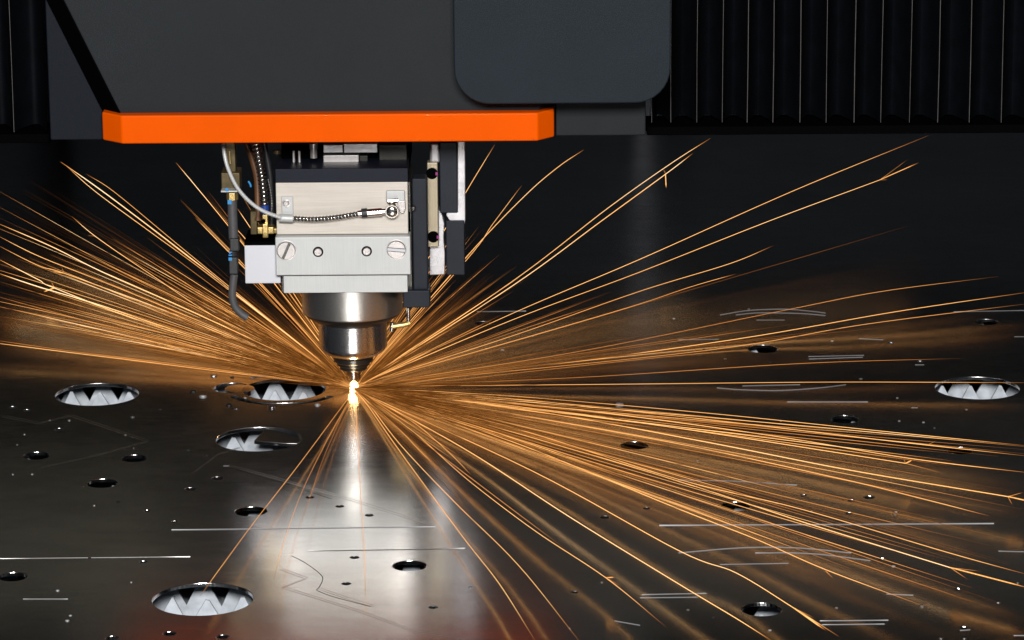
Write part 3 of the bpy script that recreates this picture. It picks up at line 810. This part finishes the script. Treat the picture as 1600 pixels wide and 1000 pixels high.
U_ = DIST / FPX
HERO = [  # far end first; (points, depth share, radius in px, heat, label, side twigs)
    ([(95, 253), (170, 306), (300, 405), (420, 500), (553, 604)], .7, 1.5, .85, 'thickest golden spark of all, ending under the dark mounting plate', []),
    ([(100, 256), (150, 300), (240, 366), (330, 432), (553, 604)], .72, .9, .72, 'thinner companion hugging the thickest golden spark from just below it', []),
    ([(135, 272), (180, 301), (285, 388), (420, 498), (553, 604)], .68, .8, .6, 'thin spark running just above the thickest golden spark', []),
    ([(112, 338), (150, 370), (230, 425), (350, 503), (553, 604)], .7, .9, .72, 'hooked spark below the thickest one, with a short prong at its bend', [[(136, 368), (150, 369)]]),
    ([(-8, 347), (80, 385), (160, 425), (300, 487), (553, 604)], .75, 1.3, .82, 'bright thick spark leaving the picture highest at the outer edge opposite the bellows rail', []),
    ([(-8, 366), (60, 400), (160, 440), (300, 497), (553, 604)], .75, .9, .66, 'spark leaving the picture second highest at the outer edge', []),
    ([(-8, 381), (60, 415), (100, 427), (250, 483), (553, 604)], .78, .9, .66, 'spark with a small burst of prongs a short way in from the outer edge', [[(82, 424), (100, 427)], [(96, 416), (100, 427)]]),
    ([(-8, 402), (60, 437), (85, 450), (250, 512), (553, 604)], .8, 1.2, .84, 'bright yellow-ended spark leaving low at the outer edge with one burst', [[(68, 456), (85, 450)], [(80, 440), (85, 450)]]),
    ([(-8, 425), (60, 448), (160, 478), (300, 525), (553, 604)], .82, 1.3, .84, 'bright doubled spark leaving lowest at the outer edge of the dense fan', []),
    ([(275, 254), (306, 291), (352, 347), (450, 470), (553, 604)], .5, 1.1, .76, 'steep spark pointing up at the grey air pipe from the dark background', []),
    ([(305, 340), (345, 381), (440, 480), (553, 604)], .5, .9, .7, 'short steep spark ending beside the black pipe coupler', []),
    ([(371, 326), (392, 357), (450, 445), (553, 604)], .5, .9, .7, 'short spark glimpsed between the grey air pipe and the brass fitting', []),
    ([(368, 357), (386, 376), (450, 455), (553, 604)], .5, .8, .64, 'short spark glimpsed just above the white terminal box', []),
    ([(773, 226), (730, 297), (680, 385), (553, 604)], .5, .9, .74, 'steepest spark, rising beside the guide blocks to the orange strip', []),
    ([(912, 234), (872, 261), (820, 306), (730, 400), (553, 604)], .55, .95, .74, 'bent spark with a fading upper tip under the slate lid', []),
    ([(815, 290), (770, 350), (730, 405), (553, 604)], .55, .8, .66, 'spark fading out half-way up beside the guide blocks', []),
    ([(1110, 216), (1046, 257), (950, 325), (800, 440), (553, 604)], .62, 1.0, .78, 'upper one of the pair of sparks reaching the start of the long bellows', []),
    ([(1082, 240), (1040, 272), (940, 345), (800, 447), (553, 604)], .62, 1.15, .8, 'lower one of the pair of sparks, with a thin twig hanging down from it', [[(1041, 294), (1040, 272)], [(1036, 263), (1040, 272)]]),
    ([(1450, 212), (1240, 298), (1000, 405), (800, 490), (553, 604)], .65, .85, .7, 'long straight spark ending right under the bellows rail', []),
    ([(1375, 281), (1200, 346), (1000, 425), (800, 500), (553, 604)], .65, .85, .7, 'long spark ending in a forked burst under the bellows', [[(1436, 254), (1375, 281)], [(1420, 248), (1375, 281)], [(1388, 281), (1375, 281)]]),
    ([(1208, 384), (1140, 412), (1000, 455), (800, 525), (553, 604)], .7, .8, .62, 'medium spark whose end bends up in the middle of the dark background', []),
    ([(1150, 428), (1080, 448), (950, 490), (553, 604)], .72, .7, .56, 'dim medium spark just under the bent one', []),
    ([(1610, 456), (1400, 487), (1150, 530), (800, 578), (553, 604)], .93, .95, .66, 'long flat spark passing over the serrated far hole to the frame edge', []),
    ([(1610, 474), (1350, 507), (1100, 548), (553, 604)], .94, .7, .56, 'thin flat spark just below the long flat one over the far hole', []),
    ([(1560, 432), (1380, 455), (1230, 484), (900, 550), (553, 604)], .92, .6, .5, 'thin pale flat spark ending in the dark above the pale cut arcs', []),
    ([(1610, 598), (1300, 597), (1000, 600), (553, 604)], .9, .8, .6, 'level spark crossing the far serrated hole', []),
    ([(1500, 560), (1250, 568), (900, 590), (553, 604)], .9, .5, .46, 'faint level spark passing above the far serrated hole', []),
    ([(1610, 697), (1400, 676), (1100, 645), (800, 619), (553, 605)], 1, .8, .66, 'uppermost gold spark of the long low fan leaving at the frame edge', []),
    ([(1610, 713), (1400, 690), (1100, 655), (800, 623), (553, 605)], 1, .9, .66, 'second gold spark of the long low fan leaving at the frame edge', [[(1462, 689), (1452, 694)]]),
    ([(1610, 739), (1420, 716), (1200, 680), (900, 640), (553, 605)], 1, 1.0, .7, 'gold spark of the low fan leaving a little above its forked neighbour', []),
    ([(1575, 776), (1330, 735), (1100, 690), (850, 645), (553, 606)], 1, 1.15, .74, 'gold spark of the low fan with a fork next to the frame edge', [[(1606, 783), (1575, 776)], [(1582, 789), (1575, 776)], [(1600, 769), (1575, 776)]]),
    ([(1545, 806), (1440, 779), (1300, 745), (1000, 682), (553, 606)], 1, .9, .66, 'fading gold spark ending just below the forked one', []),
    ([(1415, 724), (1300, 706), (1100, 675), (850, 640), (553, 606)], 1, 1.0, .7, 'spark of the low fan with a tiny two-pronged burst at its tip', [[(1425, 719), (1415, 724)], [(1411, 714), (1415, 724)], [(1475, 740), (1415, 724)]]),
    ([(1610, 899), (1480, 863), (1250, 795), (1060, 749), (800, 668), (553, 607)], 1, .9, .66, 'long gold spark leaving at the lower frame edge above a forked one', []),
    ([(1485, 887), (1262, 818), (1060, 752), (800, 675), (553, 607)], 1, 1.1, .74, 'long gold spark ending in a fork near the lower frame corner', [[(1612, 920), (1485, 887)], [(1535, 893), (1485, 887)], [(1513, 906), (1485, 887)]]),
    ([(1438, 945), (1290, 890), (1180, 842), (1060, 795), (800, 690), (553, 607)], 1, 1.1, .72, 'gold spark crossing the pale cut arcs and fading past a short line', [[(1302, 904), (1290, 892)]]),
    ([(1310, 994), (1242, 951), (1150, 895), (1060, 860), (830, 735), (553, 608)], 1, 1.15, .76, 'gold spark splitting beside the plain hole near the lower edge', [[(1290, 985), (1242, 951)], [(1275, 967), (1242, 951)]]),
    ([(1210, 1004), (1150, 966), (1060, 912), (889, 807), (750, 716), (645, 656), (553, 608)], 1, 1.25, .78, 'bright gold spark leaving at the lower edge between the plain hole and the paired lines', []),
    ([(1040, 979), (947, 903), (834, 828), (729, 748), (645, 674), (553, 608)], 1, .95, .68, 'spark with a little forked burst above the paired lines', [[(960, 902), (947, 903)], [(972, 917), (947, 903)]]),
    ([(907, 1004), (809, 882), (708, 782), (624, 693), (574, 628), (553, 608)], 1, .95, .68, 'steep gold spark leaving at the lower edge beyond the plain middle hole', []),
    ([(838, 1004), (780, 912), (721, 836), (624, 704), (575, 634), (553, 608)], 1, .95, .68, 'steepest gold spark leaving at the lower edge nearest the plain middle hole', []),
    ([(312, 932), (352, 877), (400, 812), (470, 722), (553, 610)], 1, .6, .58, 'lone spark dropping towards the near serrated hole', []),
    ([(428, 905), (446, 840), (472, 768), (510, 690), (553, 612)], 1, .5, .52, 'lone thin spark dropping between the near serrated hole and the bright glare', []),
    ([(477, 800), (500, 730), (525, 670), (553, 612)], 1, .4, .42, 'short thin spark just inside the bright glare on the sheet', []),
    ([(571, 930), (569, 850), (563, 760), (560, 690), (554, 614)], 1, .45, .5, 'thin pale spark running straight down the middle of the bright glare', []),
    ([(736, 742), (712, 717), (684, 691), (640, 656), (553, 607)], 1, .6, .6, 'short spark ending beside the bluish streak of the glare', []),
    ([(676, 724), (650, 698), (622, 669), (553, 607)], 1, .5, .55, 'shorter spark just nearer the glare than the one by its bluish streak', []),
    ([(1158, 514), (1154, 500), (1150, 488)], .93, .7, .5, 'tiny twig-like spark burst standing by the pale cut arcs', [[(1150, 484), (1157, 510)], [(1162, 486), (1158, 512)], [(1145, 490), (1156, 511)]]),
]
GH = 'separate bright sparks of the cut'
for pix, t, r, h, label, tw in HERO:
    bm, lay = new_bm()
    P = depth_path(pix, t)
    if len(pix) == 3 and pix[0][0] == 1158:
        Yq = .28; P = [onY(x, y, Yq) for x, y in pix]
        spark_mesh(bm, lay, P, r * U_, h * .8, h * .6, 4)
        for q in tw: spark_mesh(bm, lay, [onY(x, y, Yq) for x, y in q], .45 * U_, h * .6, h, 3, .2, 3)
    else:
        spark_mesh(bm, lay, P, r * (.58 if pix[0][1] < 940 else .45) * U_, h + .06, h * .9, 5, .9 if tw and tw[0][-1] == pix[0] else .35, 8, .05, 0 if tw and tw[0][-1] == pix[0] else .12)
        for qi, q in enumerate(tw):
            L0 = math.hypot(pix[0][0] - 553, pix[0][1] - 606)
            if pix[0][1] > 622: Q = [gnd(x, y, .018) for x, y in q]
            else:
                Ye = min(gnd(pix[0][0], pix[0][1], .012).y * t, 1.15); Q = [onY(x, y, Ye * math.hypot(x - 553, y - 606) / L0) for x, y in q]
            spark_mesh(bm, lay, Q, (.9 if qi == 0 and len(tw) > 1 else .3) * r * U_, h * (.9 if qi == 0 and len(tw) > 1 else .4), h * .85, 3, .2, 4)
    spark_obj(bm, 'spark', label, GH)


def rand_path(a, L, bend, tlo=.35, thi=.9, s0=0.):
    """pixel polar path from the cut at screen angle a (deg), length L; returned far end first"""
    a = radians(a); pix = []
    d = Vector((cos(a), -sin(a))); q = Vector((-d.y, d.x))
    for s in (1, .72, .45, .2, s0):
        p = Vector((553, 606)) + d * (L * s) + q * (bend * L * (s * s - s))
        pix.append((p.x, p.y))
    return pix


def usable(pix, t):
    return all(p.z > .001 and p.y < 1.3 for p in depth_path(pix, t)[:-1])


SECT = [  # group, place words, count, angle range, length range, bend, heat, depth range
    ('sparks of the dense fan on the pipe side', 'dense fan past the air pipe', 64, (148, 173), (280, 640), (-.05, .03), .7, (.84, .97)),
    ('sparks of the steep fan behind the pipe', 'steep fan between air pipe and collar', 22, (118, 148), (150, 400), (-.05, .04), .54, (.4, .9)),
    ('sparks of the steep fan beside the guide blocks', 'steep fan beside the guide blocks', 42, (24, 58), (130, 320), (-.03, .04), .56, (.4, .9)),
    ('flat sparks over the dark half of the sheet', 'flat fan over the dark sheet half', 12, (2, 22), (330, 900), (-.02, .03), .42, (.88, .97)),
    ('sparks of the long low fan', 'long low fan skimming the sheet', 42, (-20, -5), (420, 1060), (-.015, .025), .62, (.4, .9)),
    ('loose sparks thrown towards the camera', 'loose sparks thrown towards the near edge', 5, (-48, -22), (130, 430), (-.04, .03), .54, (.4, .9)),
]
HEROES = []
for pix, t, r, h, label, tw in HERO:
    x, y = pix[min(1, len(pix) - 2)]
    HEROES.append((math.degrees(math.atan2(606 - y, x - 553)), math.hypot(pix[0][0] - 553, pix[0][1] - 606)))
seen_labels = {}
for grp, place, n, (a0, a1), (l0, l1), (b0, b1), h, (t0, t1) in SECT:
    mids = [random.uniform(a0, a1) for _ in range(max(4, n // 5))]; made = []
    for i in range(n):
        for _ in range(12):
            a = min(a1, max(a0, random.choice(mids) + random.gauss(0, .8))) if random.random() < .7 else random.uniform(a0, a1)
            L = random.uniform(l0, l1) if random.random() < .8 else l1
            t = random.uniform(t0, t1); bend = random.uniform(b0, b1); pix = rand_path(a, L, bend, s0=random.choice((0, 0, .06, .12)))
            if usable(pix, t): break
        made.append((a, L, t, bend, pix, h * random.choice((random.uniform(.45, .8), random.uniform(.8, 1.2)))))
    made.sort(key=lambda q: q[0])
    for a, L, t, bend, pix, hh in made:
        bm, lay = new_bm()
        spark_mesh(bm, lay, depth_path(pix, t), random.uniform(.2, .44) * U_, hh * 1.1, hh * random.uniform(.8, 1), 4, .3, 5, .06, .15)
        tone = 'dull brown' if hh < .4 else 'amber' if hh < .6 else 'bright gold'
        size = ('stubby', 'short', 'medium', 'long', 'outlying')[min(4, int((L - l0) / (l1 - l0) * 5))]
        form = 'bowed' if abs(bend) > .022 else 'straight'
        q = (a - a0) / (a1 - a0); low = ('lowest', 'lower', 'upper', 'topmost')[min(3, int(q * 4))] if a < 90 else ('topmost', 'upper', 'lower', 'lowest')[min(3, int(q * 4))]
        spark_obj(bm, 'spark', f'{size} {form} {tone} spark, {low} quarter of the {place}', grp)

# the uncountable fine spray
bm, lay = new_bm()
SPR = [((142, 171), 760, 25, 220, .6), ((-20, -4), 260, 25, 200, .44), ((146, 171), 1250, 60, 600, .36), ((118, 148), 330, 40, 330, .33), ((28, 64), 420, 40, 280, .36), ((3, 28), 55, 60, 320, .22),
       ((-20, -3), 330, 80, 700, .26), ((-50, -20), 60, 30, 330, .26), ((171, 176), 30, 60, 420, .22), ((30, 150), 160, 20, 90, .4), ((-4, 3), 60, 60, 420, .22)]
for (a0, a1), n, l0, l1, h in SPR:
    mids = [random.uniform(a0, a1) for _ in range(11)]
    for i in range(n):
        for _ in range(8):
            a = min(a1, max(a0, random.choice(mids) + random.gauss(0, 1.0))) if random.random() < .75 else random.uniform(a0, a1)
            L = min(l1, l0 + random.expovariate(1 / (.33 * (l1 - l0)))); t = random.uniform(.6, .97) if 28 <= a0 < 140 or a0 < -19 else random.uniform(.85, .98)
            pix = rand_path(a, L, random.uniform(-.05, .05), s0=random.choice((0, 0, .05, .15, .3, .5)))
            if usable(pix, t): break
        hh = h * random.uniform(.4, 1.25)
        spark_mesh(bm, lay, depth_path(pix, t), random.uniform(.11, .27) * U_, hh * .8, hh, 3, .4, 3, .05, .3)
for i in range(46):  # short strands put round the flash in place of its glare halo
    a = random.uniform(0, 360); L = random.uniform(10, 24)
    pix = rand_path(a, L, 0)
    t = .7
    P = [onY(x, y, -.006 * (1 - k / 4)) for k, (x, y) in enumerate(pix)]
    if all(p.z > .0006 for p in P): spark_mesh(bm, lay, P, .22 * U_, .5, 1, 3, .2, 3, 0)
spark_obj(bm, 'spray', 'fine amber spray of countless hair-thin sparks around the nozzle', None, 'spark_spray', 'stuff')
